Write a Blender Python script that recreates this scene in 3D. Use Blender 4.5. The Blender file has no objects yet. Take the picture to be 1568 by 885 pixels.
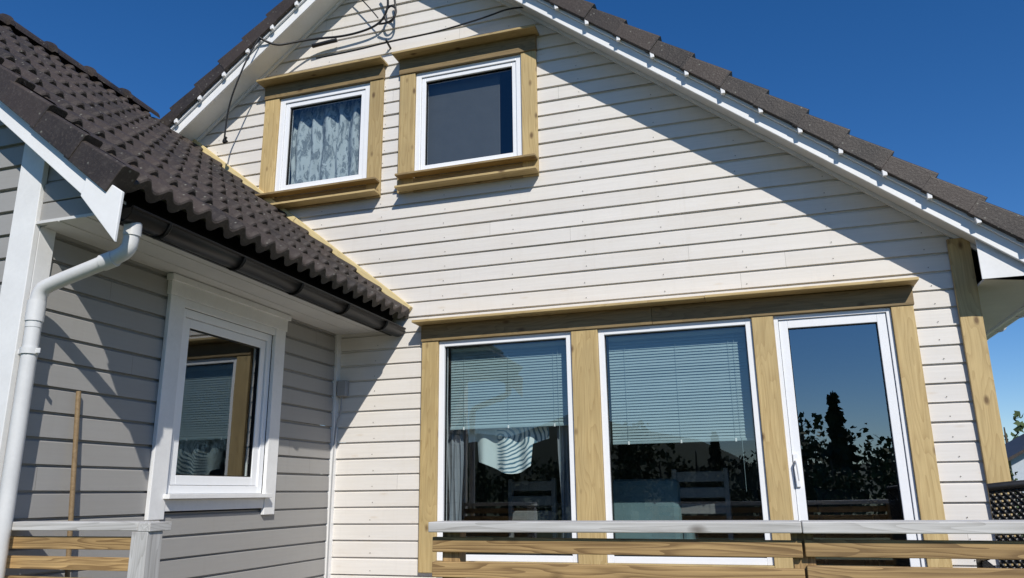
import bpy, bmesh, math, random
import numpy as np
from mathutils import Matrix, Vector
random.seed(7); rng=np.random.default_rng(7)
E=1.65
S=bpy.context.scene
COL=S.collection
# ------------------------------------------------------------------ node helpers
def newmat(name):
    m=bpy.data.materials.new(name); m.use_nodes=True
    nt=m.node_tree; nt.nodes.clear()
    out=nt.nodes.new('ShaderNodeOutputMaterial')
    b=nt.nodes.new('ShaderNodeBsdfPrincipled')
    nt.links.new(b.outputs[0],out.inputs[0])
    return m,nt,b,out
def N(nt,t,**k):
    n=nt.nodes.new(t)
    for a,v in k.items(): setattr(n,a,v)
    return n
def inp(nt,sock,v):
    if isinstance(v,bpy.types.NodeSocket): nt.links.new(v,sock)
    else: sock.default_value=v
def mth(nt,op,a,b=None,c=None,clamp=False):
    n=N(nt,'ShaderNodeMath',operation=op); n.use_clamp=clamp
    inp(nt,n.inputs[0],a)
    if b is not None: inp(nt,n.inputs[1],b)
    if c is not None: inp(nt,n.inputs[2],c)
    return n.outputs[0]
def mixc(nt,f,a,b,bt='MIX'):
    n=N(nt,'ShaderNodeMix',data_type='RGBA',blend_type=bt)
    inp(nt,n.inputs[0],f); 
    for s,v in ((n.inputs[6],a),(n.inputs[7],b)):
        if isinstance(v,tuple) and len(v)==3: v=(*v,1)
        inp(nt,s,v)
    return n.outputs[2]
def noise(nt,vec,scale,detail=4,rough=.6,dist=0):
    n=N(nt,'ShaderNodeTexNoise'); nt.links.new(vec,n.inputs['Vector'])
    n.inputs['Scale'].default_value=scale;n.inputs['Detail'].default_value=detail
    n.inputs['Roughness'].default_value=rough;n.inputs['Distortion'].default_value=dist
    return n.outputs['Fac']
def mapr(nt,v,a,b,c=0.,d=1.):
    n=N(nt,'ShaderNodeMapRange'); nt.links.new(v,n.inputs[0])
    for i,x in enumerate((a,b,c,d)): n.inputs[i+1].default_value=x
    return n.outputs[0]
def mapping(nt,vec,scale,loc=None):
    n=N(nt,'ShaderNodeMapping'); nt.links.new(vec,n.inputs['Vector'])
    n.inputs['Scale'].default_value=scale
    if loc is not None: inp(nt,n.inputs['Location'],loc)
    return n.outputs[0]
def bump(nt,b,h,strength=.3,dist=.005):
    n=N(nt,'ShaderNodeBump'); nt.links.new(h,n.inputs['Height'])
    n.inputs['Strength'].default_value=strength;n.inputs['Distance'].default_value=dist
    nt.links.new(n.outputs[0],b.inputs['Normal'])
def objc(nt): return N(nt,'ShaderNodeTexCoord').outputs['Object']

def plain(name,col,rough=.6,var=.12,scale=8,metal=0,bmp=.1,spec=.5):
    m,nt,b,o=newmat(name)
    v=objc(nt); f=noise(nt,v,scale,5)
    f2=noise(nt,v,scale*12,3)
    k=mth(nt,'ADD',mth(nt,'MULTIPLY',f,.7),mth(nt,'MULTIPLY',f2,.3))
    c=mixc(nt,mapr(nt,k,.3,.7),tuple(x*(1-var) for x in col),tuple(min(1,x*(1+var)) for x in col))
    nt.links.new(c,b.inputs['Base Color'])
    b.inputs['Roughness'].default_value=rough; b.inputs['Metallic'].default_value=metal
    b.inputs['Specular IOR Level'].default_value=spec
    bump(nt,b,f2,bmp,.003)
    return m
def wood(name,c1,c2,knot=(.12,.065,.022),grain=1.,rough=.65,kn=True,stain=.35,wf=3.6):
    m,nt,b,o=newmat(name)
    oi=N(nt,'ShaderNodeObjectInfo')
    r=mth(nt,'MULTIPLY',oi.outputs['Random'],37.0)
    cb=N(nt,'ShaderNodeCombineXYZ'); 
    for i in range(3): nt.links.new(r,cb.inputs[i])
    v0=objc(nt)
    add=N(nt,'ShaderNodeVectorMath',operation='ADD'); nt.links.new(v0,add.inputs[0]); nt.links.new(cb.outputs[0],add.inputs[1])
    v=add.outputs[0]
    g1=noise(nt,mapping(nt,v,(1.6,60,60)),1.0,6,.7,.6)
    f=noise(nt,mapping(nt,v,(.9,wf*2.2,wf*2.2)),1.0,2,.5,.3)
    rings=mth(nt,'FRACT',mth(nt,'MULTIPLY',f,15.))
    rings=mth(nt,'POWER',rings,2.5)
    g=mth(nt,'SUBTRACT',g1,mth(nt,'MULTIPLY',rings,.22*grain))
    c=mixc(nt,mapr(nt,g,.22,.62),c2,c1)
    big=noise(nt,mapping(nt,v,(1,3,3)),1.6,3)
    c=mixc(nt,mapr(nt,big,.38,.72,0,stain),c,tuple(x*.5 for x in c1))
    if kn:
        vo=N(nt,'ShaderNodeTexVoronoi'); nt.links.new(mapping(nt,v,(4.2,8.,8.)),vo.inputs['Vector']); vo.inputs['Scale'].default_value=1.0
        k=mapr(nt,vo.outputs['Distance'],.06,.17,1,0)
        c=mixc(nt,mth(nt,'MULTIPLY',k,.9),c,knot)
    ra=N(nt,'ShaderNodeHueSaturation'); nt.links.new(c,ra.inputs['Color'])
    nt.links.new(mapr(nt,oi.outputs['Random'],0,1,.82,1.14),ra.inputs['Value'])
    nt.links.new(ra.outputs[0],b.inputs['Base Color'])
    b.inputs['Roughness'].default_value=rough
    bump(nt,b,g,.3,.003)
    return m
PITCH=.127
def siding_mat(name,col,z0,knots=.5,grain=1.,seglen=5.2):
    m,nt,b,o=newmat(name)
    v=objc(nt); s=N(nt,'ShaderNodeSeparateXYZ'); nt.links.new(v,s.inputs[0])
    row=mth(nt,'FLOOR',mth(nt,'DIVIDE',mth(nt,'SUBTRACT',s.outputs['Z'],z0-.0005),PITCH))
    wn=N(nt,'ShaderNodeTexWhiteNoise',noise_dimensions='1D'); nt.links.new(row,wn.inputs['W'])
    xx=mth(nt,'DIVIDE',mth(nt,'ADD',s.outputs['X'],mth(nt,'MULTIPLY',wn.outputs['Value'],seglen*3)),seglen)
    seg=mth(nt,'FLOOR',xx)
    wn2=N(nt,'ShaderNodeTexWhiteNoise',noise_dimensions='2D')
    cb=N(nt,'ShaderNodeCombineXYZ'); nt.links.new(row,cb.inputs[0]);nt.links.new(seg,cb.inputs[1]);nt.links.new(cb.outputs[0],wn2.inputs['Vector'])
    tone=mapr(nt,wn2.outputs['Value'],0,1,.96,1.02)
    ofs=N(nt,'ShaderNodeVectorMath',operation='ADD'); nt.links.new(v,ofs.inputs[0])
    c3=N(nt,'ShaderNodeCombineXYZ'); nt.links.new(mth(nt,'MULTIPLY',wn2.outputs['Value'],50.),c3.inputs[1]); nt.links.new(c3.outputs[0],ofs.inputs[1])
    g=noise(nt,mapping(nt,ofs.outputs[0],(1.6,1,75)),1.0,5,.65,.3)
    blot=noise(nt,mapping(nt,ofs.outputs[0],(.8,1,2)),2.2,4,.6)
    c=mixc(nt,mapr(nt,g,.3,.7),tuple(x*(1-.08*grain) for x in col),tuple(min(1,x*(1+.03*grain)) for x in col))
    c=mixc(nt,mapr(nt,blot,.45,.78,0,.45*grain),c,(col[0]*.88,col[1]*.83,col[2]*.75))
    vo=N(nt,'ShaderNodeTexVoronoi'); nt.links.new(mapping(nt,ofs.outputs[0],(2.1,1,8)),vo.inputs['Vector']); vo.inputs['Scale'].default_value=1.0
    k=mapr(nt,vo.outputs['Distance'],.02,.10,knots,0)
    c=mixc(nt,k,c,(col[0]*.74,col[1]*.62,col[2]*.47))
    jt=mth(nt,'LESS_THAN',mth(nt,'FRACT',xx),.0004)
    c=mixc(nt,jt,c,(col[0]*.45,col[1]*.44,col[2]*.42))
    st=noise(nt,mapping(nt,v,(14,1,.8)),1.,4,.7)
    c=mixc(nt,mapr(nt,st,.55,.85,0,.25),c,(col[0]*.7,col[1]*.68,col[2]*.64))
    h=N(nt,'ShaderNodeHueSaturation'); nt.links.new(c,h.inputs['Color']); nt.links.new(tone,h.inputs['Value'])
    nt.links.new(h.outputs[0],b.inputs['Base Color'])
    b.inputs['Roughness'].default_value=.55
    bump(nt,b,g,.2,.002)
    return m
def tile_mat(name):
    m,nt,b,o=newmat(name)
    v=objc(nt); s=N(nt,'ShaderNodeSeparateXYZ'); nt.links.new(v,s.inputs[0])
    cb=N(nt,'ShaderNodeCombineXYZ')
    nt.links.new(mth(nt,'FLOOR',mth(nt,'DIVIDE',s.outputs['X'],.29)),cb.inputs[0])
    nt.links.new(mth(nt,'FLOOR',mth(nt,'DIVIDE',s.outputs['Y'],.32)),cb.inputs[1])
    wn=N(nt,'ShaderNodeTexWhiteNoise',noise_dimensions='2D'); nt.links.new(cb.outputs[0],wn.inputs['Vector'])
    n1=noise(nt,v,3.,5); n2=noise(nt,v,60.,4,.75); n3=noise(nt,v,14.,5,.7)
    c=mixc(nt,mapr(nt,n1,.35,.65),(.019,.016,.014),(.040,.032,.027))
    c=mixc(nt,mapr(nt,wn.outputs['Value'],0,1,0,.6),c,(.068,.050,.040))
    c=mixc(nt,mapr(nt,n3,.5,.75,0,.35),c,(.09,.078,.066))
    c=mixc(nt,mapr(nt,n2,.52,.72,0,.5),c,(.12,.10,.085))
    vo=N(nt,'ShaderNodeTexVoronoi'); nt.links.new(v,vo.inputs['Vector']); vo.inputs['Scale'].default_value=19.
    c=mixc(nt,mapr(nt,vo.outputs['Distance'],.05,.15,.6,0),c,(.26,.26,.22))
    nt.links.new(c,b.inputs['Base Color']); b.inputs['Roughness'].default_value=.5
    b.inputs['Specular IOR Level'].default_value=.35
    bump(nt,b,n2,.6,.004)
    return m
def glass_mat(name,base=.11,tint=(.84,.90,.89)):
    m=bpy.data.materials.new(name); m.use_nodes=True; nt=m.node_tree; nt.nodes.clear()
    o=N(nt,'ShaderNodeOutputMaterial'); t=N(nt,'ShaderNodeBsdfTransparent'); t.inputs[0].default_value=(*tint,1)
    g=N(nt,'ShaderNodeBsdfGlossy'); g.inputs['Roughness'].default_value=.0; g.inputs[0].default_value=(.93,.97,1,1)
    lw=N(nt,'ShaderNodeLayerWeight'); lw.inputs[0].default_value=.5
    f=mth(nt,'ADD',mth(nt,'MULTIPLY',mth(nt,'POWER',lw.outputs['Facing'],4.),.8),base,clamp=True)
    v=objc(nt); n=noise(nt,v,.9,1); bp=N(nt,'ShaderNodeBump'); nt.links.new(n,bp.inputs['Height']); bp.inputs['Strength'].default_value=.12; bp.inputs['Distance'].default_value=.02
    nt.links.new(bp.outputs[0],g.inputs['Normal'])
    mx=N(nt,'ShaderNodeMixShader'); nt.links.new(f,mx.inputs[0]); nt.links.new(t.outputs[0],mx.inputs[1]); nt.links.new(g.outputs[0],mx.inputs[2]); nt.links.new(mx.outputs[0],o.inputs[0])
    return m
Z0=-1.10
m_white=siding_mat('cream_siding',(.715,.680,.628),Z0,.32,.8)
m_grey=siding_mat('grey_siding',(.315,.307,.292),Z0,.0,.5)
m_wood=wood('treated_timber',(.56,.42,.195),(.39,.27,.11))
m_woodd=wood('shaded_head_timber',(.34,.24,.11),(.20,.135,.055))  # trim timber with cap shadow put into its colour, for heads and sills
m_wood2=wood('rail_timber',(.52,.34,.145),(.22,.13,.05),grain=1.8,wf=6)
m_pale=wood('new_batten',(.74,.60,.31),(.60,.46,.21),kn=False,stain=.1)
m_pole=wood('pole_timber',(.30,.21,.11),(.2,.13,.06),kn=False)
m_cap=wood('weathered_timber',(.60,.585,.56),(.34,.325,.30),knot=(.15,.13,.11),stain=.3,wf=6)
m_deck=wood('deck_timber',(.28,.24,.19),(.17,.14,.10))
m_paint=plain('white_paint',(.80,.80,.79),.42,.05,3)
m_paint2=plain('white_paint_trim',(.74,.74,.73),.5,.08,4)
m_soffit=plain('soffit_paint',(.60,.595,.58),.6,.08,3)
m_pvc=plain('window_frame_white',(.82,.83,.84),.3,.03,3)
m_tile=tile_mat('concrete_roof_tile')
m_black=plain('black_steel_gutter',(.006,.006,.006),.35,.2,6,spec=.22)
m_pipe=plain('pipe_enamel',(.62,.62,.61),.35,.09,5)
m_glass=glass_mat('window_glass')
m_glassu=glass_mat('upper_window_glass',.09)
m_glassw=glass_mat('wing_window_glass',.17)
m_glassd=glass_mat('door_glass',.26,(.6,.66,.68))
m_room=plain('room_wall',(.24,.23,.215),.9,.1,1)
m_roomd=plain('room_floor',(.09,.07,.055),.6,.2,2)
m_blind=plain('blind_slat',(.27,.35,.37),.45,.05,5)
m_wicker=plain('black_rattan',(.02,.019,.018),.4,.3,60)
m_nail=plain('nail_head',(.11,.095,.08),.6,.2,10)
m_cable=plain('black_cable',(.012,.012,.013),.5,.1,10)
m_dark=plain('dark_furniture',(.03,.028,.027),.5,.2,4)
m_teal=plain('blue_grey_fabric',(.12,.19,.21),.9,.15,6)
m_box=plain('grey_plastic',(.33,.33,.33),.5,.08,10)

# ------------------------------------------------------------------ object helpers
def empty(name):
    e=bpy.data.objects.new(name,None); COL.objects.link(e); e.location=(0,0,E); return e
def obj(name,verts,faces,mat,parent=None,smooth=False,mx=None,bev=0):
    me=bpy.data.meshes.new(name); me.from_pydata([tuple(v) for v in verts],[],faces); me.update()
    if smooth: me.shade_smooth()
    o=bpy.data.objects.new(name,me); COL.objects.link(o)
    if mat: me.materials.append(mat)
    if mx is not None: o.matrix_world=mx
    if parent: o.parent=parent
    if bev:
        b=o.modifiers.new('bevel','BEVEL'); b.width=bev; b.segments=2; b.limit_method='ANGLE'
    return o
BF=[(0,1,3,2),(4,6,7,5),(0,4,5,1),(2,3,7,6),(0,2,6,4),(1,5,7,3)]
def bv(x0,x1,y0,y1,z0,z1): return [(x,y,z) for x in (x0,x1) for y in (y0,y1) for z in (z0,z1)]
def box(name,x0,x1,y0,y1,z0,z1,mat,parent,bev=.003,axis=None):
    c=Vector(((x0+x1)/2,(y0+y1)/2,(z0+z1)/2)); d=[abs(x1-x0),abs(y1-y0),abs(z1-z0)]
    a=axis if axis is not None else d.index(max(d))
    if a==0: R=Matrix.Identity(3); L=d
    elif a==1: R=Matrix(((0,-1,0),(1,0,0),(0,0,1))); L=[d[1],d[0],d[2]]
    else: R=Matrix(((0,0,1),(0,1,0),(-1,0,0))); L=[d[2],d[1],d[0]]
    h=[l/2 for l in L]
    mx=Matrix.Translation(c)@R.to_4x4()
    return obj(name,bv(-h[0],h[0],-h[1],h[1],-h[2],h[2]),BF,mat,parent,mx=mx,bev=bev)
def beam(name,p0,p1,w,t,mat,parent,up=(0,-1,0),bev=.003):
    p0=Vector(p0);p1=Vector(p1);d=(p1-p0);L=d.length;x=d.normalized();u=Vector(up);y=(u-x*u.dot(x)).normalized();z=x.cross(y)
    R=Matrix((x,y,z)).transposed()
    mx=Matrix.Translation((p0+p1)/2)@R.to_4x4()
    return obj(name,bv(-L/2,L/2,-t/2,t/2,-w/2,w/2),BF,mat,parent,mx=mx,bev=bev)
def prism(name,pts,y0,y1,mat,parent,bev=0):
    n=len(pts); v=[(x,y0,z) for x,z in pts]+[(x,y1,z) for x,z in pts]
    f=[tuple(range(n)),tuple(range(2*n-1,n-1,-1))]+[(i,i+n,(i+1)%n+n,(i+1)%n) for i in range(n)]
    o=obj(name,v,f,mat,parent,bev=bev)
    bm=bmesh.new(); bm.from_mesh(o.data); bmesh.ops.recalc_face_normals(bm,faces=bm.faces); bm.to_mesh(o.data); bm.free()
    return o
def tube(name,pts,r,mat,parent,res=3,cyc=False,poly=False):
    cu=bpy.data.curves.new(name,'CURVE'); cu.dimensions='3D'; cu.bevel_depth=r; cu.bevel_resolution=res; cu.use_fill_caps=True
    if poly:
        sp=cu.splines.new('POLY'); sp.points.add(len(pts)-1)
        for i,p in enumerate(pts): sp.points[i].co=(*p,1)
    else:
        sp=cu.splines.new('NURBS'); sp.points.add(len(pts)-1); sp.order_u=3; sp.use_endpoint_u=True
        for i,p in enumerate(pts): sp.points[i].co=(*p,1)
    o=bpy.data.objects.new(name,cu); COL.objects.link(o); cu.materials.append(mat); o.parent=parent
    return o
# ------------------------------------------------------------------ siding
PROF=[(-.022,0),(-.0185,.107),(-.004,.1185),(-.004,PITCH)]
def siding(name,zmin_row,nrows,xl,xr,holes,mat,parent,mx=None,nails=True,nx=.6):
    V=[];F=[];NV=[];NF=[]
    for r in range(zmin_row,zmin_row+nrows):
        zb=Z0+r*PITCH
        ivs=[(-99,99)]
        for (a,b,c,d) in holes:
            if zb+PITCH>c and zb<d:
                new=[]
                for (p,q) in ivs:
                    if b<=p or a>=q: new.append((p,q)); continue
                    if a>p: new.append((p,a))
                    if b<q: new.append((b,q))
                ivs=new
        jit=random.uniform(-.0015,.0015)
        for (p,q) in ivs:
            pts=[]
            ok=True
            for (y,dz) in PROF+[(-.022,PITCH)]:
                z=zb+dz; A=max(p,xl(z)); B=min(q,xr(z))
                if A>=B: 
                    if dz==0: ok=False;break
                    A=B=(A+B)/2
                pts.append((A,B,y+jit*(y<-.01),z))
            if not ok: continue
            ns=max(2,int((pts[0][1]-pts[0][0])/.4)+1)
            base=len(V); ph=random.random()*6
            for k in range(ns+1):
                t=k/ns
                for (A,B,y,z) in pts:
                    x=A+(B-A)*t
                    V.append((x,y+.0016*math.sin(x*2.3+r*1.7+ph),z+.0014*math.sin(x*1.3+r*2.1)*(abs(z-zb)<.11)))
            m=len(pts)
            for k in range(ns):
                for j in range(m-1):
                    a=base+k*m+j; F.append((a,a+m,a+m+1,a+1))
            if nails:
                x=math.floor(pts[0][0]/nx)*nx
                while x<pts[0][1]:
                    xx=x+random.uniform(-.012,.012); zz=zb+.028+random.uniform(-.004,.004)
                    if pts[0][0]+.02<xx<pts[0][1]-.02 and xx<xr(zz+.03) and xx>xl(zz+.03):
                        b=len(NV); rr=.004
                        for k in range(6): NV.append((xx+rr*math.cos(k*1.047),-.0248,zz+rr*math.sin(k*1.047)))
                        NF.append(tuple(range(b+5,b-1,-1)))
                    x+=nx
    o=obj(name,V,F,mat,parent,mx=mx)
    if NV: obj(name+'_nails',NV,NF,m_nail,parent,mx=mx)
    return o
# ------------------------------------------------------------------ tiles
def tiles(name,L,SL,org,ax,ay,parent,verge,spp=8,vflip=False):
    ax=Vector(ax);ay=Vector(ay);az=ax.cross(ay)
    mx=Matrix.Translation(Vector(org))@Matrix((ax,ay,az)).transposed().to_4x4()
    per=.145; n=int(L/per*spp); rows=int(SL/.32)+1
    V=[];F=[]
    def wave(x):
        p=(x/per)%1.0
        c=.5+.5*math.cos(2*math.pi*p)
        return .050*c**1.4-.006
    for r in range(rows):
        y0=r*.32; y1=min(y0+.345,SL)
        ys=[(y0+.000,-.032),(y0-.002,.018),(y0+.005,.029),(y0+.03,.032),(y1,-.004)]
        if y1-y0<.05: continue
        b=len(V); m=len(ys)
        for i in range(n+1):
            x=min(i*per/spp,L)
            ti=int(x/.29+.001); h=((ti*37+r*91)%17)/17*.008-.004; dy=((ti*53+r*29)%13)/13*.014
            for j,(y,z) in enumerate(ys):
                V.append((x,y-dy*(j<4),z+wave(x)+h))
        for i in range(n):
            for j in range(m-1):
                a=b+i*m+j; F.append((a,a+m,a+m+1,a+1))
    o=obj(name,V,F,m_tile,parent,mx=mx)
    V=[];F=[]
    for r in range(rows):
        y0=r*.32-.012+random.uniform(-.006,.006);y1=min(y0+.36,SL+.02)
        if y1-y0<.08: continue
        xa,xb=((-.035,.07) if verge==0 else (L-.07,L+.035))
        jx=random.uniform(-.004,.004)
        b=len(V)
        for (y,zt,zb) in ((y0,.074,-.078),(y1,.034,-.085)):
            for (x,z) in ((xa,zt-.010),(xa+.012,zt),(xb-.01,zt),(xb,zt-.008),(xb,zb),(xa,zb)): V.append((x+jx,y,z))
        F+= [tuple(b+i for i in range(6)),tuple(b+11-i for i in range(6))]
        F+= [(b+i,b+6+i,b+6+(i+1)%6,b+(i+1)%6) for i in range(6)]
    v=obj(name+'_verge',V,F,m_tile,parent,mx=mx,bev=.004)
    bm=bmesh.new(); bm.from_mesh(v.data); bmesh.ops.recalc_face_normals(bm,faces=bm.faces); bm.to_mesh(v.data); bm.free()
def ridge(name,x,z,y0,y1,parent):
    V=[];F=[];L=.40;y=y0;k=0
    while y<y1-.05:
        ye=min(y+L+.04,y1)
        b=len(V)
        secs=[(y,.10),(y,.145),(y+.03,.150),(y+.05,.135),(ye,.112)]
        for (yy,r) in secs:
            for i in range(11):
                a=math.pi*(i/10)
                V.append((x+r*math.cos(a),yy,z+r*.85*math.sin(a)-.05))
        for s in range(len(secs)-1):
            for i in range(10):
                a=b+s*11+i; F.append((a,a+1,a+12,a+11))
        y+=L
    return obj(name,V,F,m_tile,parent,smooth=False)

house=empty('wooden_house')
RR=lambda x:2.79-.8*x
RL=lambda x:7.455+.8*x
AX,AZ=-2.916,5.123
holes=[(-4.12,-3.12,2.70,3.69),(-2.69,-1.68,2.70,3.68),(-2.44,.95,-2,1.21)]
def xlg(z):
    if z<1.25: return -3.40
    return (z-7.455)/.8 if z>1.7 else -7.2
def xrg(z): return min(1.36,(2.79-z)/.8)
siding('gable_siding',0,50,xlg,xrg,holes,m_white,house)
prism('roof_apex_back',[(-7.2,1.7),(1.4,1.62),(AX,5.1)],2.8,2.85,m_roomd,house)
box('east_wall',1.36,1.44,.0,8,-1.65,1.6,m_white,house,0)
box('back_wall',-7.2,1.4,7.9,8.0,-1.65,1.6,m_white,house,0)
# timber trims --------------------------------------------------
TY0,TY1=-.052,-.0225
def surround(nm,xo0,xo1,zo0,zo1,tw_l,tw_r,th_t,th_b):
    box(nm+'_left_trim',xo0,xo0+tw_l,TY0,TY1,zo0+.01,zo1-th_t,m_wood,house)
    box(nm+'_right_trim',xo1-tw_r,xo1,TY0,TY1,zo0+.004,zo1-th_t,m_wood,house)
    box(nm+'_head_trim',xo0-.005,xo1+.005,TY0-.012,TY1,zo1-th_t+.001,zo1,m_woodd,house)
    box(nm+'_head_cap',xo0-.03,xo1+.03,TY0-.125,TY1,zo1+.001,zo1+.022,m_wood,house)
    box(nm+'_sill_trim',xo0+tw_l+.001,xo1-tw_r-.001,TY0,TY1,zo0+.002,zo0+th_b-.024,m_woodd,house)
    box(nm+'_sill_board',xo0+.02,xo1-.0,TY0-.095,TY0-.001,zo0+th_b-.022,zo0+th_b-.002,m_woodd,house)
    box(nm+'_sill_lip',xo0+.03,xo1+.01,TY0-.115,TY0-.001,zo0+.012,zo0+.032,m_wood,house)
surround('upper_left_window',-4.27,-3.01,2.54,3.84,.155,.135,.14,.155)
surround('upper_right_window',-2.84,-1.555,2.54,3.85,.15,.135,.15,.155)
def window(nm,x0,x1,z0,z1,fw,parent,mat=m_glass,sash=.045,yf=-.03):
    box(nm+'_frame_left',x0,x0+fw,yf,.06,z0,z1,m_pvc,parent)
    box(nm+'_frame_right',x1-fw,x1,yf,.06,z0,z1,m_pvc,parent)
    box(nm+'_frame_top',x0+fw,x1-fw,yf,.06,z1-fw,z1,m_pvc,parent)
    box(nm+'_frame_bottom',x0+fw,x1-fw,yf,.06,z0,z0+fw,m_pvc,parent)
    a,b,c,d=x0+fw,x1-fw,z0+fw,z1-fw
    if sash:
        s=sash;y0=yf+.012
        box(nm+'_sash_left',a+.003,a+s,y0,.05,c+.003,d-.003,m_pvc,parent)
        box(nm+'_sash_right',b-s,b-.003,y0,.05,c+.003,d-.003,m_pvc,parent)
        box(nm+'_sash_top',a+s,b-s,y0,.05,d-s,d-.003,m_pvc,parent)
        box(nm+'_sash_bottom',a+s,b-s,y0,.05,c+.003,c+s,m_pvc,parent)
        a,b,c,d=a+s,b-s,c+s,d-s
    g=.006
    box(nm+'_gasket_l',a,a+g,.0,.03,c,d,m_black,parent,0);box(nm+'_gasket_r',b-g,b,.0,.03,c,d,m_black,parent,0)
    box(nm+'_gasket_t',a+g,b-g,.0,.03,d-g,d,m_black,parent,0);box(nm+'_gasket_b',a+g,b-g,.0,.03,c,c+g,m_black,parent,0)
    obj(nm+'_pane',[(a,.012,c),(b,.012,c),(b,.012,d),(a,.012,d)],[(0,1,2,3)],mat,parent)
window('upper_left_window',-4.112,-3.147,2.70,3.70,.055,house,mat=m_glassu)
window('upper_right_window',-2.688,-1.692,2.70,3.70,.05,house,mat=m_glassu,sash=.04)
HB=-.57
box('front_left_trim',-2.575,-2.432,TY0,TY1,HB,1.209,m_wood,house)
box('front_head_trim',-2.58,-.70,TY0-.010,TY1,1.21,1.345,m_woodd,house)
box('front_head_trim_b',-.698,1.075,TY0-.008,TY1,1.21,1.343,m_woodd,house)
box('front_head_cap',-2.61,-.30,TY0-.135,TY1,1.347,1.368,m_wood,house)
box('front_head_cap_b',-.298,1.10,TY0-.138,TY1,1.348,1.369,m_wood,house)
box('front_post',-1.325,-1.118,TY0,TY1,HB,1.209,m_wood,house)
box('front_post_c',.010,.158,TY0,TY1,-.95,1.209,m_wood,house)
box('front_right_trim',.928,1.068,TY0,TY1,-.95,1.209,m_wood,house)
box('front_bottom_trim',-2.43,.009,TY0+.002,TY1,HB-.0,-.485,m_wood,house)
siding('under_window_siding',0,4,lambda z:-3.33,lambda z:.05,[],m_white,house,mx=Matrix.Translation((0,.006,0)))
window('front_left_window',-2.431,-1.326,-.484,1.208,.045,house,sash=0)
window('front_middle_window',-1.117,.009,-.484,1.208,.045,house,sash=0)
window('terrace_door',.159,.927,-.93,1.208,.03,house,mat=m_glassd,sash=.062)
box('door_handle_plate',.195,.228,-.034,-.019,.02,.24,m_pvc,house)
tube('door_handle',[(.21,-.03,.19),(.21,-.075,.19),(.215,-.08,.19),(.222,-.08,.06)],.009,m_pvc,house)
box('corner_board_front',1.335,1.47,-.053,-.024,-1.65,RR(1.40)-.02,m_wood,house)
box('corner_board_side',1.442,1.468,-.0235,.10,-1.65,1.58,m_wood,house)
def rake(nm,x0,x1,f):
    prism(nm+'_soffit',[(x0,f(x0)),(x1,f(x1)),(x1,f(x1)+.016),(x0,f(x0)+.016)],-.28,.05,m_paint2,house)
    prism(nm+'_fascia',[(x0,f(x0)-.066),(x1,f(x1)-.066),(x1,f(x1)+.07),(x0,f(x0)+.07)],-.303,-.281,m_paint,house,.003)
    prism(nm+'_fascia_top',[(x0,f(x0)+.035),(x1,f(x1)+.035),(x1,f(x1)+.115),(x0,f(x0)+.115)],-.327,-.305,m_paint,house,.003)
    prism(nm+'_wall_mould',[(x0,f(x0)-.035),(x1,f(x1)-.035),(x1,f(x1)-.002),(x0,f(x0)-.002)],-.046,-.024,m_paint2,house)
rake('right_rake',AX,1.99,RR)
rake('left_rake',-7.8,AX,RL)
for i in range(20):
    for sgn in (1,-1):
        s=.16+i*.32
        if s>6.2: continue
        x=AX+sgn*s*.781; z=5.123-.8*abs(x-AX)
        beam('verge_clip',(x-.015,-.345,z+.075+random.uniform(-.004,.004)),(x+.015,-.345,z+.075),.10,.03,m_paint,house,bev=.004)
c,s=math.cos(math.atan(.8)),math.sin(math.atan(.8))
OFF=.165
tiles('main_roof_east',8.5,6.27,(1.98,-.33,RR(1.98)+OFF),(0,1,0),(-c,0,s),house,0,spp=4)
tiles('main_roof_west',8.5,6.27,(AX*2-1.98,8.17,RR(1.98)+OFF),(0,-1,0),(c,0,s),house,1,spp=4)
ridge('main_ridge',AX,AZ+.22,-.36,8.1,house)
SZ=1.30
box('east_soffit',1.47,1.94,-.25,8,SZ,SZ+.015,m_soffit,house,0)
box('east_eave_fascia',1.941,1.965,-.30,8,SZ-.02,SZ+.13,m_paint,house,0)
prism('eave_end',[(1.45,SZ-.0),(1.45,RR(1.45)),(1.93,RR(1.93)),(1.93,SZ)],-.262,-.252,m_paint2,house)
def gutter(nm,x,y0,y1,z,r,mat,parent,open_up=True):
    V=[];F=[];n=12
    for y in (y0,y1):
        for rr in (r,r-.004):
            for i in range(n+1):
                a=math.pi+math.pi*i/n
                V.append((x+rr*math.cos(a),y,z+rr*math.sin(a)))
    m=n+1
    for i in range(n):
        F.append((i,i+1,2*m+i+1,2*m+i)); F.append((m+i,3*m+i,3*m+i+1,m+i+1))
        F.append((i,m+i,m+i+1,i+1)); F.append((2*m+i,2*m+i+1,3*m+i+1,3*m+i))
    F.append(tuple(range(0,m))); F.append(tuple(2*m+i for i in range(m)))
    o=obj(nm,V,F,mat,parent,smooth=False)
    for p in o.data.polygons: p.use_smooth=len(p.vertices)==4
    tube(nm+'_bead',[(x+r,y0,z),(x+r,y1,z)],.009,mat,parent,poly=True)
    y=y0+.25
    while y<y1:
        pts=[(x+(r+.004)*math.cos(math.pi+math.pi*i/8),y,z+(r+.004)*math.sin(math.pi+math.pi*i/8)) for i in range(9)]
        tube(nm+'_bracket',pts,.009,mat,parent,poly=True)
        y+=.6
gutter('east_gutter',2.035,-.3,8,SZ+.07,.065,m_pipe,house)

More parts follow.
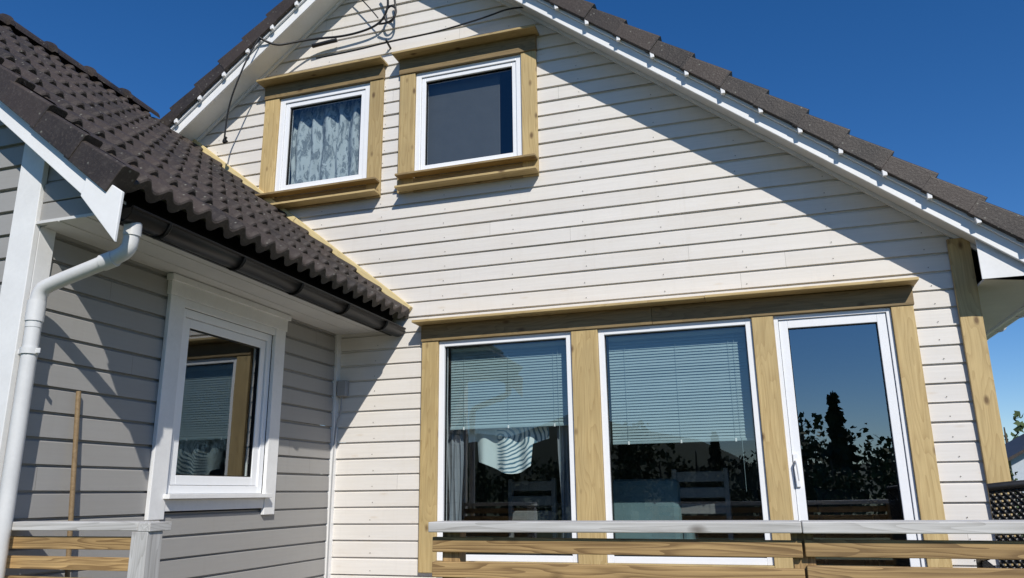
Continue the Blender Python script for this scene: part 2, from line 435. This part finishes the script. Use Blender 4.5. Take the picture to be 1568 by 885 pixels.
# ------------------------------------------------------------------ wing
WX=-3.385
def WL(x): return -.698-.8*x         # tile surface
wing_m=Matrix.Translation((WX+.002,0,0))@Matrix.Rotation(math.radians(90),4,'Z')
siding('wing_side_siding',0,20,lambda z:-2.95,lambda z:-.03,[(-1.93,-.96,.02,1.19)],m_grey,house,mx=wing_m,nails=False)
def xrf(z): return -3.38 if z<1.33 else min(-2.89,-(z+.698+.14)/.8)
siding('wing_front_siding',0,38,lambda z:max(-7.35,(z-7.878)/.8+.17 if z>1.4 else -7.35),xrf,[],m_grey,house,mx=Matrix.Translation((0,-2.95,0)),nails=False)
box('inner_corner_post',-3.425,-3.34,-.075,-.0,-1.2,1.33,m_paint2,house)
box('wing_corner_front',-3.51,-3.352,-3.005,-2.974,-1.65,WL(-3.51)-.16,m_paint2,house)
box('wing_corner_side',-3.382,-3.352,-2.973,-2.88,-1.65,1.33,m_paint2,house)
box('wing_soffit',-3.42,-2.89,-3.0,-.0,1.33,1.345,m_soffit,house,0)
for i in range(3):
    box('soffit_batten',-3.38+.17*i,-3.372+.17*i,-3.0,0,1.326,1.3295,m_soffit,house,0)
box('wing_eave_fascia',-2.888,-2.866,-3.09,-.005,1.29,1.50,m_black,house)
gutter('wing_gutter',-2.80,-3.02,-.04,1.335,.065,m_black,house)
prism('wing_barge_board',[(-5.36,WL(-5.36)-.13),(-2.88,WL(-2.88)-.13),(-2.88,WL(-2.88)-.27),(-5.36,WL(-5.36)-.27)],-3.125,-3.10,m_paint,house,.003)
prism('wing_barge_board_west',[(-5.362,WL(-5.36)-.13),(-8.0,WL(-5.36)-.13-.8*2.64),(-8.0,WL(-5.36)-.27-.8*2.64),(-5.362,WL(-5.36)-.27)],-3.125,-3.10,m_paint,house,.003)
prism('wing_barge_end',[(-2.90,WL(-2.90)-.12),(-2.685,WL(-2.685)-.09),(-2.695,1.12),(-2.93,WL(-2.93)-.275)],-3.142,-3.126,m_paint,house,.003)
prism('wing_verge_soffit',[(-5.36,WL(-5.36)-.20),(-2.86,WL(-2.86)-.20),(-2.86,WL(-2.86)-.185),(-5.36,WL(-5.36)-.185)],-3.10,-2.94,m_paint2,house)
prism('wing_eave_end',[(-3.40,1.332),(-2.87,1.332),(-2.87,WL(-2.87)-.2),(-3.40,WL(-3.40)-.2)],-2.968,-2.95,m_grey,house)
for k in range(4):
    z=1.345+.105*k
    if z<WL(-3.1)-.25: box('eave_end_board',-3.35,min(-2.875,-(z+.10+.698+.2)/.8),-2.985,-2.969,z,z+.098,m_grey,house)
OW=-.055
tiles('wing_roof_east',3.10,3.36,(-2.735,-3.12,WL(-2.735)+OW),(0,1,0),(-c,0,s),house,0,spp=12)
tiles('wing_roof_west',3.10,3.36,(-5.36*2+2.735,-.02,WL(-2.735)+OW),(0,-1,0),(c,0,s),house,1,spp=4)
ridge('wing_ridge',-5.36,WL(-5.36)+.0,-3.15,-.33,house)
for (xa,xb) in ((-2.69,-3.85),(-3.853,-5.15)):
    beam('roof_wall_batten',(xa,-.047,WL(xa)+.040),(xb,-.047,WL(xb)+.040),.05,.042,m_pale,house)
wm=empty('wing_window'); wm.parent=house; wm.matrix_local=Matrix.Translation((-3.385,0,0))@Matrix.Rotation(math.radians(90),4,'Z')
P=wm
def wbox(n,a,b,y0,y1,z0,z1,mat=m_paint2): return box(n,a,b,y0,y1,z0,z1,mat,P)
wbox('trim_left',-2.05,-1.925,-.05,-.0225,-.12,1.20)
wbox('trim_right',-.965,-.84,-.05,-.0225,-.12,1.20)
wbox('trim_head',-2.06,-.83,-.056,-.0225,1.20,1.30)
wbox('crown_a',-2.075,-.815,-.075,-.0225,1.285,1.325)
wbox('crown_b',-1.93,-.96,-.045,-.0225,1.15,1.199)
wbox('sill',-1.95,-.94,-.095,-.02,-.005,.022)
wbox('apron',-1.924,-.966,-.045,-.0225,-.075,-.006)
window('wing',-1.924,-.966,.023,1.149,.05,P,mat=m_glassw,sash=.06,yf=-.02)
# downpipe
PY=-2.985
dp=[(-2.80,-2.94,1.29),(-2.80,-2.94,1.20),(-2.81,-2.945,1.15),(-2.86,-2.95,1.12),(-3.20,PY+.01,1.02),(-3.27,PY,.99),(-3.285,PY,.92),(-3.285,PY,.80)]
tube('downpipe_swan_neck',dp,.036,m_pipe,house,5)
tube('downpipe',[(-3.285,PY,.87),(-3.285,PY,-1.6)],.034,m_pipe,house,5,poly=True)
for (p,q) in (((-2.80,-2.94,1.29),(-2.80,-2.94,1.22)),((-3.285,PY,.93),(-3.285,PY,.83)),((-2.94,-2.956,1.097),(-2.875,-2.95,1.116))):
    tube('downpipe_collar',[p,q],.041,m_pipe,house,5,poly=True)
tube('downpipe_bracket',[(-3.285,PY,.70),(-3.285,PY,.67)],.042,m_pipe,house,4,poly=True)
box('downpipe_bracket_arm',-3.36,-3.285,PY-.005,PY+.005,.675,.695,m_pipe,house)
box('downpipe_clamp_screw',-3.285,-3.22,PY-.004,PY+.004,.672,.697,m_pipe,house)
box('junction_box',-3.325,-3.245,-.085,-.024,.80,.93,m_box,house,.006)
tube('junction_cable',[(-3.29,-.06,.80),(-3.295,-.055,.65),(-3.335,-.05,.60),(-3.335,-.085,.2),(-3.335,-.085,-.9)],.006,m_box,house)
def room(nm,x0,x1,y0,y1,z0,z1,mw=m_room):
    v=bv(x0,x1,y0,y1,z0,z1)
    obj(nm+'_walls',v,[(0,1,3,2),(4,6,7,5),(2,3,7,6),(1,5,7,3)],mw,house)
    obj(nm+'_floor',v,[(0,4,6,2)],m_roomd,house)
room('living_room',-3.3,1.3,.062,4.5,-.93,1.38)
room('bedroom_left',-4.3,-2.95,.062,2.6,2.2,3.9)
room('bedroom_right',-2.9,-1.4,.062,2.6,2.2,3.9)
v=bv(-6.5,-3.455,-2.8,-.1,-.93,1.32)
obj('wing_room_walls',v,[(0,1,3,2),(0,4,5,1),(2,3,7,6),(1,5,7,3)],m_room,house); obj('wing_room_floor',v,[(0,4,6,2)],m_roomd,house)
m_gp=plain('grey_panel',(.07,.07,.073),.6)
box('roller_shade_panel',-2.66,-1.93,.085,.10,2.6,3.80,m_gp,house)
# ------------------------------------------------------------------ blinds
def blind(x0,x1,zt,zb,y=.085,tilt=64):
    e=empty('window_blind')
    V=[];F=[];z=zt-.03
    w=.0125
    while z>zb+.02:
        tl=tilt+random.uniform(-4,4)
        ct,st=math.cos(math.radians(tl)),math.sin(math.radians(tl))
        b=len(V)
        for x in (x0,x1):
            for t in (-1,-.4,.4,1):
                V.append((x,y+w*ct*t,z+w*st*t+.0015*(1-t*t)))
        for i in range(3): F.append((b+i,b+4+i,b+5+i,b+i+1))
        z-=.0215
    obj('slats',V,F,m_blind,e)
    box('head_rail',x0,x1,y-.015,y+.015,zt-.03,zt,m_blind,e)
    box('bottom_rail',x0,x1,y-.014,y+.014,zb,zb+.018,m_blind,e)
    for t in (.12,.5,.88):
        tube('cord',[(x0+(x1-x0)*t,y-.016,zt),(x0+(x1-x0)*t,y-.016,zb)],.0012,m_blind,e,1,poly=True)
        box('cord_clip',x0+(x1-x0)*t-.006,x0+(x1-x0)*t+.006,y-.02,y-.0145,zb-.004,zb+.02,m_paint,e,.001)
    tube('pull_cord',[(x1-.08,y-.02,zt),(x1-.08,y-.02,zb-.35)],.0013,m_blind,e,1,poly=True)
    return e
blind(-2.37,-1.385,1.16,.50)
blind(-1.06,-.05,1.16,.345)
# ------------------------------------------------------------------ curtains
def curtain(name,x0,x1,z0,z1,y,folds,mat,amp=.03):
    V=[];F=[];nx=folds*10;nz=14
    for j in range(nz+1):
        for i in range(nx+1):
            t=i/nx; x=x0+(x1-x0)*t
            a=amp*(.6+.4*j/nz)
            V.append((x+.01*math.sin(j*.9+t*9),y+a*math.sin(t*folds*2*math.pi+.5*math.sin(t*21)+.15*j*.3),z1+(z0-z1)*j/nz))
    for j in range(nz):
        for i in range(nx):
            a=j*(nx+1)+i; F.append((a,a+1,a+nx+2,a+nx+1))
    e=empty(name); obj('cloth',V,F,mat,e,smooth=True); return e
def lace():
    m,nt,b,o=newmat('lace_curtain_cloth'); v=objc(nt)
    n1=noise(nt,mapping(nt,v,(1.3,1,.5)),15,4,.65,1.2); n2=noise(nt,mapping(nt,v,(1,1,.8)),60,2,.6,.2)
    f=mapr(nt,n1,.48,.55,0,.85)
    c=mixc(nt,f,(.42,.46,.50),(.10,.125,.155))
    c=mixc(nt,mapr(nt,n2,.4,.6,0,.25),c,(.45,.48,.5))
    nt.links.new(c,b.inputs['Base Color']); b.inputs['Roughness'].default_value=.9
    return m
curtain('lace_curtain',-4.06,-3.2,2.5,3.65,.12,6,lace(),.045)
m_cur=plain('grey_curtain_cloth',(.20,.22,.25),.9,.1,5)
curtain('grey_curtain',-1.50,-1.37,-.9,1.2,.16,3,m_cur,.02)
curtain('grey_curtain',-2.42,-2.30,-.9,1.2,.16,3,m_cur,.02)
def towelmat():
    m,nt,b,o=newmat('striped_towel_cloth'); v=objc(nt)
    d=N(nt,'ShaderNodeVectorMath',operation='DISTANCE'); nt.links.new(mapping(nt,v,(1,0,1.5)),d.inputs[0]); d.inputs[1].default_value=(-1.98,0,.66)
    wob=noise(nt,v,5,2)
    r=mth(nt,'FRACT',mth(nt,'ADD',mth(nt,'MULTIPLY',d.outputs['Value'],24.),mth(nt,'MULTIPLY',wob,2.5)))
    s_=N(nt,'ShaderNodeSeparateXYZ'); nt.links.new(v,s_.inputs[0])
    c=mixc(nt,mth(nt,'LESS_THAN',r,.42),(.66,.72,.73),(.10,.19,.26))
    c=mixc(nt,mapr(nt,s_.outputs['X'],-2.02,-2.0),(.50,.57,.58),c)
    nt.links.new(c,b.inputs['Base Color']); b.inputs['Roughness'].default_value=.95
    return m
tw=empty('striped_towel')
V=[];F=[]
for j in range(17):
    for i in range(41):
        t=i/40; sz=j/16
        zb=.20+.05*math.sin(t*7+1)+(.0 if .10<t<.80 else .16)
        V.append((-2.25+.68*t,.16+.022*math.sin(t*23)*(.5+sz)+.01*sz,.62+(zb-.62)*sz))
for j in range(16):
    for i in range(40):
        a=j*41+i; F.append((a,a+1,a+42,a+41))
obj('cloth',V,F,towelmat(),tw,smooth=True)
tube('hanging_rail',[(-2.3,.16,.625),(-1.45,.16,.625)],.008,m_dark,tw,poly=True)
def dchair(x,y,rz,mat=m_dark,h=.95):
    e=empty('dining_chair'); e.location=(x,y,E-.93); e.rotation_euler=(0,0,rz)
    for sx in (-.2,.2):
        for sy in (-.2,.2): box('leg',sx-.018,sx+.018,sy-.018,sy+.018,0,.44 if sy<0 else h,mat,e)
    box('seat',-.23,.23,-.23,.23,.441,.48,mat,e,.01)
    for k in range(3): box('back_slat',-.2,.2,.188,.208,h-.34+.12*k,h-.26+.12*k,mat,e,.008)
m_mid=plain('grey_furniture',(.17,.17,.17),.6,.2,4)
dchair(-.45,.75,3.0,m_mid,1.10); dchair(.55,1.1,3.3,m_dark); dchair(-1.85,.9,3.0,m_mid,1.05)
tb=empty('dining_table'); tb.location=(-.6,1.9,E-.93)
box('top',-1.6,1.6,-.45,.45,.80,.84,m_mid,tb)
for sx in (-1.5,1.5):
    for sy in (-.38,.38): box('leg',sx-.03,sx+.03,sy-.03,sy+.03,0,.799,m_dark,tb)
mo=empty('computer_monitor'); mo.location=(-.1,1.8,E-.09)
box('screen',-.28,.28,-.02,.02,.1,.45,m_dark,mo,.006); box('stand',-.03,.03,-.01,.04,0,.12,m_dark,mo); box('base',-.12,.12,-.08,.1,0,.012,m_dark,mo)
ac=empty('fabric_armchair'); ac.location=(-.90,.70,E-.93)
box('seat',-.30,.26,-.1,.3,.25,.45,m_teal,ac,.04); box('backrest',-.30,.26,-.18,-.06,.40,1.03,m_teal,ac,.05)
box('arm_l',-.38,-.301,-.15,.3,.2,.66,m_teal,ac,.03); box('arm_r',.261,.34,-.15,.3,.2,.66,m_teal,ac,.03)
pl=empty('floor_lamp'); pl.location=(-1.7,2.4,E-.93)
tube('pole',[(0,0,0),(0,0,1.3)],.012,m_mid,pl,poly=True); box('base',-.12,.12,-.12,.12,0,.02,m_mid,pl)
V=[(r*math.cos(a*math.pi/8),r*math.sin(a*math.pi/8),z) for (r,z) in ((.2,1.22),(.13,1.48)) for a in range(16)]
obj('shade',V,[(i,(i+1)%16,16+(i+1)%16,16+i) for i in range(16)],m_soffit,pl)

# ------------------------------------------------------------------ deck & railings
deck=empty('wooden_deck')
y=-2.95
while y<-.05:
    box('deck_board',-3.33,4.2,y,y+.115,-.978,-.95,m_deck,deck,.002,axis=0); y+=.12
box('deck_rim',-3.33,4.2,-2.985,-2.955,-1.15,-.952,m_deck,deck)
box('deck_rim_east',4.2,4.23,-2.985,0,-1.15,-.952,m_deck,deck)
def railing(x0,x1,joins,posts,endL=None):
    e=empty('deck_railing')
    xs=[x0]+joins+[x1]
    for a,b in zip(xs[:-1],xs[1:]):
        dz=random.uniform(-.004,.004)
        box('cap',a+.001,b-.001,-2.96,-2.83,-.135+dz,-.098+dz,m_cap,e,.004)
        for k in range(9):
            z=-.155-.085*k
            ex=random.uniform(-.005,.005); sl=random.uniform(-.004,.004)
            o=beam('rail_board',(a+.004,-2.9135,z-.028+ex+sl),(b-.004,-2.9135,z-.028+ex-sl),.054,.023,m_wood2,e,bev=.003)
    for p in posts: box('post',p-.035,p+.035,-2.90,-2.83,-1.15,-.136,m_cap if endL else m_wood2,e,.003)
    return e
r1=railing(-7.0,-2.56,[-5.0],[-5.0,-3.9])
box('end_post',-2.59,-2.505,-2.96,-2.87,-1.15,-.136,m_cap,r1)
box('cap_end',-2.559,-2.495,-2.962,-2.832,-.136,-.099,m_cap,r1)
r2=railing(-1.22,4.2,[.10,2.2],[-1.15,.10,1.15,2.2,4.1])
r3=empty('deck_railing')
box('cap',4.13,4.23,-2.82,-.1,-.135,-.098,m_cap,r3)
for k in range(9): box('rail_board',4.12,4.14,-2.82,-.1,-.211-.085*k,-.155-.085*k,m_wood2,r3)
for yy in (-1.5,-.2): box('post',4.145,4.21,yy-.035,yy+.035,-1.15,-.136,m_wood2,r3)

br=empty('broom')
tube('handle',[(-3.345,-2.62,.54),(-3.24,-2.60,-.85)],.0125,m_pole,br,3,poly=True)
box('head',-3.33,-3.13,-2.63,-2.57,-.90,-.85,m_pole,br); box('bristles',-3.325,-3.135,-2.625,-2.575,-.948,-.901,m_dark,br,0)

wc=empty('rattan_armchair'); wc.location=(1.33,-1.25,E-.95); wc.rotation_euler=(0,0,math.radians(-8))
def weave(name,f,nu,nv,parent):
    V=[];F=[]
    for j in range(nv+1):
        for i in range(nu+1):
            p,n=f(i/nu,j/nv)
            h=.006*math.sin(i*math.pi/2)*math.cos(j*math.pi/2)+(.004 if (i+j)%2 else 0)
            V.append(tuple(p[k]+n[k]*h for k in range(3)))
    for j in range(nv):
        for i in range(nu):
            a=j*(nu+1)+i
            if (i%4==3 and j%4==3): continue
            F.append((a,a+1,a+nu+2,a+nu+1))
    return obj(name,V,F,m_wicker,parent)
def fb(u,v):
    a=(u-.5)*1.1; x=.62*math.sin(a)*.95; y=-.33-.10*math.cos(a*1.4)*1+.10; z=.22+.72*v+.03*math.cos(a*2.2)*v
    return (x,y-.10*v,z),(0,-1,0)
weave('backrest',fb,88,96,wc)
tube('top_rim',[(fb(u/12,1)[0][0],fb(u/12,1)[0][1],fb(u/12,1)[0][2]) for u in range(13)],.018,m_wicker,wc)
for sx in (-.33,.33):
    weave('arm_side',lambda u,v,sx=sx:((sx,-.33+.62*u,.1+.5*v),(1,0,0)),60,48,wc)
    tube('arm_top',[(sx,-.38,.68),(sx,-.1,.63),(sx,.25,.61),(sx,.32,.55),(sx,.32,.0)],.024,m_wicker,wc)
    box('leg',sx-.02,sx+.02,-.35,-.31,0,.3,m_wicker,wc)
box('seat',-.31,.31,-.3,.3,.3,.36,m_wicker,wc,.01)
box('seat_cushion',-.29,.29,-.27,.28,.361,.44,plain('grey_cushion',(.2,.2,.21),.9),wc,.03)

# ------------------------------------------------------------------ cables
pc=empty('power_cable')
tube('feed',[(-4.16,-.36,4.18),(-4.05,-.30,4.10),(-3.9,-.2,4.17),(-3.7,-.12,4.22),(-3.4,-.09,4.20),(-3.1,-.09,4.23),(-2.98,-.10,4.32),(-2.93,-.14,4.48),(-2.99,-.18,4.68)],.011,m_cable,pc)
tube('feed_b',[(-3.75,-.1,4.16),(-3.6,-.1,4.17),(-3.5,-.08,4.185)],.02,m_cable,pc)
tube('coil',[(-3.05,-.1,4.25),(-2.9,-.14,4.20),(-2.84,-.14,4.33),(-2.93,-.12,4.42),(-3.0,-.1,4.34),(-2.96,-.1,4.22),(-2.86,-.1,4.3),(-2.9,-.1,4.5)],.010,m_cable,pc)
tube('drop',[(-4.16,-.36,4.18),(-4.25,-.38,4.0),(-4.35,-.38,3.75),(-4.45,-.34,3.55),(-4.5,-.3,3.35),(-4.52,-.28,3.2)],.008,m_cable,pc)
tube('drop_tail',[(-4.50,-.28,3.25),(-4.56,-.27,3.18),(-4.50,-.26,3.22)],.014,m_cable,pc)
tube('wall_wire',[(-3.7,-.10,4.02),(-3.3,-.11,4.01),(-2.95,-.10,4.04),(-2.5,-.11,4.03),(-2.0,-.12,4.07),(-1.72,-.12,4.13),(-1.5,-.08,4.09)],.008,m_cable,pc)
tube('overhead_line',[(-3.4,-.12,4.75),(-3.15,-.12,4.45),(-3.05,-.12,4.3)],.006,m_cable,pc)
tube('wall_clip',[(-2.96,-.02,4.02),(-2.96,-.12,4.05)],.010,m_cable,pc,poly=True)

# ------------------------------------------------------------------ ground, hills, trees
def grass():
    m,nt,b,o=newmat('lawn'); v=objc(nt)
    n1=noise(nt,v,.25,6); n2=noise(nt,v,9,5,.7)
    c=mixc(nt,mapr(nt,n1,.35,.65),(.05,.085,.025),(.10,.12,.04)); c=mixc(nt,mapr(nt,n2,.4,.7,0,.5),c,(.14,.13,.06))
    nt.links.new(c,b.inputs['Base Color']); b.inputs['Roughness'].default_value=.95; return m
g=obj('ground',[(-900,-900,0),(900,-900,0),(900,900,0),(-900,900,0)],[(0,1,2,3)],grass())
m_leaf=plain('tree_foliage',(.045,.075,.022),.8,.45,1.2)
m_leaf2=plain('conifer_foliage',(.022,.042,.016),.85,.4,1.5)
m_bark=plain('bark',(.09,.07,.05),.9,.3,8)
m_hill=plain('forest_hills',(.035,.055,.028),.95,.35,.03)
V=[];F=[];n=160
for i in range(n):
    a=2*math.pi*i/n
    for k,(r,h) in enumerate(((260,-2),(330,1),(430,1.8))):
        hh=h if k==0 else (9+7*math.sin(a*3+1)+5*math.sin(a*7+2)+3*math.sin(a*17)+1.5*math.sin(a*41)+1.2*rng.random())*h
        V.append((r*math.cos(a),r*math.sin(a),hh))
for i in range(n):
    for k in range(2):
        a=i*3+k;b=((i+1)%n)*3+k; F.append((a,b,b+1,a+1))
obj('hills',V,F,m_hill,smooth=True)
def forest(name,trees):
    LV=[];LF=[];mi=[]
    def add_quad(c,s,mm):
        n=rng.normal(size=3); n/=np.linalg.norm(n); t=np.cross(n,rng.normal(size=3)); t/=np.linalg.norm(t); b=np.cross(n,t)
        k=len(LV); 
        for (p,q) in ((-1,-.6),(1,-.5),(.7,.8),(-.5,.9)): LV.append(tuple(c+s*(p*t+q*b)))
        LF.append((k,k+1,k+2,k+3)); mi.append(mm)
    for (x,y,h,kind) in trees:
        k=len(LV)
        for j,(zz,r) in enumerate(((0,.035*h),(.35*h,.022*h),(.85*h,.006*h))):
            for q in range(6): LV.append((x+r*math.cos(q*1.047),y+r*math.sin(q*1.047),zz))
        for j in range(2):
            for q in range(6): LF.append((k+j*6+q,k+j*6+(q+1)%6,k+j*6+6+(q+1)%6,k+j*6+6+q)); mi.append(2)
        if kind=='c':
            for q in range(420):
                t=rng.random()**.8; zz=h*(.08+.92*t); R=.26*h*(1-t)*(.7+.3*math.sin(t*40))+.012*h
                a=rng.random()*6.283; rr=R*rng.random()**.4
                add_quad(np.array([x+rr*math.cos(a),y+rr*math.sin(a),zz-.25*rr]),.04*h*(.6+.6*rng.random()),1)
        else:
            lo=.60 if kind=='d' else .42
            cl=[(np.array([x,y,h*lo])+rng.normal(size=3)*np.array([.2,.2,.14])*h,h*(.13+.09*rng.random())) for _ in range(12)]
            for cc,r in cl:
                if cc[2]+r>h: cc[2]=h-r
                for q in range(60):
                    d=rng.normal(size=3); d/=np.linalg.norm(d)
                    p=cc+d*r*rng.random()**.35
                    if p[2]<.2: p[2]=.2
                    add_quad(p,.026*h*(.6+.7*rng.random()),0)
    o=obj(name,LV,LF,None)
    for m in (m_leaf,m_leaf2,m_bark): o.data.materials.append(m)
    o.data.polygons.foreach_set('material_index',mi)
    return o
tr=[]
for i in range(36):
    x=-30+i*2.1+rng.random()*1.2; yy=-38-rng.random()*9
    hh=(5.0+2.4*rng.random()**1.5)*(1.0 if x>0 else .78)
    tr.append((x,yy,hh,'c' if rng.random()<.2 else ('d' if rng.random()<.5 else 'b')))
for i in range(34):
    tr.append((-30+i*2.2+rng.random(),-36-rng.random()*2,3.4+.8*rng.random(),'b'))
for i in range(22):
    yy=-38+i*3.2+rng.random()*2; tr.append((48+rng.random()*8,yy,3.6+3.3*rng.random(),'c' if rng.random()<.3 else 'b'))
forest('distant_trees',tr)
tr=[]
for i in range(14):
    tr.append((10+i*2.0+rng.random(),44+rng.random()*9,3.8+3.4*rng.random(),'c' if rng.random()<.3 else 'b'))
for i in range(5):
    tr.append((8.6+i*.9,27+rng.random()*3,2.2+.8*rng.random(),'b'))
forest('distant_trees',tr)
nb=empty('neighbouring_house'); nb.location=(11.1,36,0)
m_nb=plain('neighbour_wall',(.45,.50,.55),.8); 
box('walls',-.2,7,0,6,0,2.9,m_nb,nb,0)
prism('roof',[(-.7,2.8),(3.4,5.0),(7.5,2.8),(7.5,2.65),(3.4,4.85),(-.7,2.65)],-.5,6.5,m_tile,nb)
prism('gable',[(-.2,2.9),(7,2.9),(3.4,4.8)],.0,.1,m_nb,nb)
for xx in (.8,3.0,5.2): 
    box('window_frame',xx,xx+1.1,-.05,-.003,1.1,2.3,m_paint,nb); box('window_glass',xx+.1,xx+1.0,-.06,-.051,1.2,2.2,m_black,nb)

# ------------------------------------------------------------------ world / sun / camera
w=bpy.data.worlds.new('World'); S.world=w; w.use_nodes=True
nt=w.node_tree; bg=nt.nodes['Background']
sky=nt.nodes.new('ShaderNodeTexSky'); sky.sky_type='NISHITA'; sky.sun_disc=False
ld=Vector((-.62,1,-.95)).normalized(); sd=-ld
sky.sun_elevation=math.asin(sd.z); sky.sun_rotation=math.atan2(sd.x,sd.y)
sky.air_density=1.0; sky.dust_density=0.; sky.ozone_density=2.6; sky.altitude=300
hs=nt.nodes.new('ShaderNodeHueSaturation'); hs.inputs['Saturation'].default_value=1.32; hs.inputs['Value'].default_value=1.05
nt.links.new(sky.outputs[0],hs.inputs['Color'])
tn=mixc(nt,1.0,hs.outputs[0],(.84,.90,1.08),'MULTIPLY')
nt.links.new(tn,bg.inputs[0]); bg.inputs[1].default_value=.095
sl=bpy.data.lights.new('sun','SUN'); sl.energy=4.5; sl.angle=math.radians(.5); sl.color=(1,.955,.885)
so=bpy.data.objects.new('sun',sl); COL.objects.link(so); so.rotation_euler=ld.to_track_quat('-Z','Y').to_euler(); so.location=(6,-10,10)
cam=bpy.data.cameras.new('camera'); co=bpy.data.objects.new('camera',cam); COL.objects.link(co)
cam.sensor_width=36; cam.lens=36*1177.3/1568; cam.clip_end=2500; cam.clip_start=.05
yaw,pit,rol=[math.radians(a) for a in (17.54,14.91,-.732)]
Fv=Vector((-math.sin(yaw)*math.cos(pit),math.cos(yaw)*math.cos(pit),math.sin(pit)))
Rv=Vector((math.cos(yaw),math.sin(yaw),0)); Uv=Rv.cross(Fv)
R2=Rv*math.cos(rol)+Uv*math.sin(rol); U2=-Rv*math.sin(rol)+Uv*math.cos(rol)
co.matrix_world=Matrix.Translation((0,-5.734,E))@Matrix((R2,U2,-Fv)).transposed().to_4x4()
S.camera=co
S.view_settings.view_transform='Standard'; S.view_settings.look='None'; S.view_settings.exposure=0
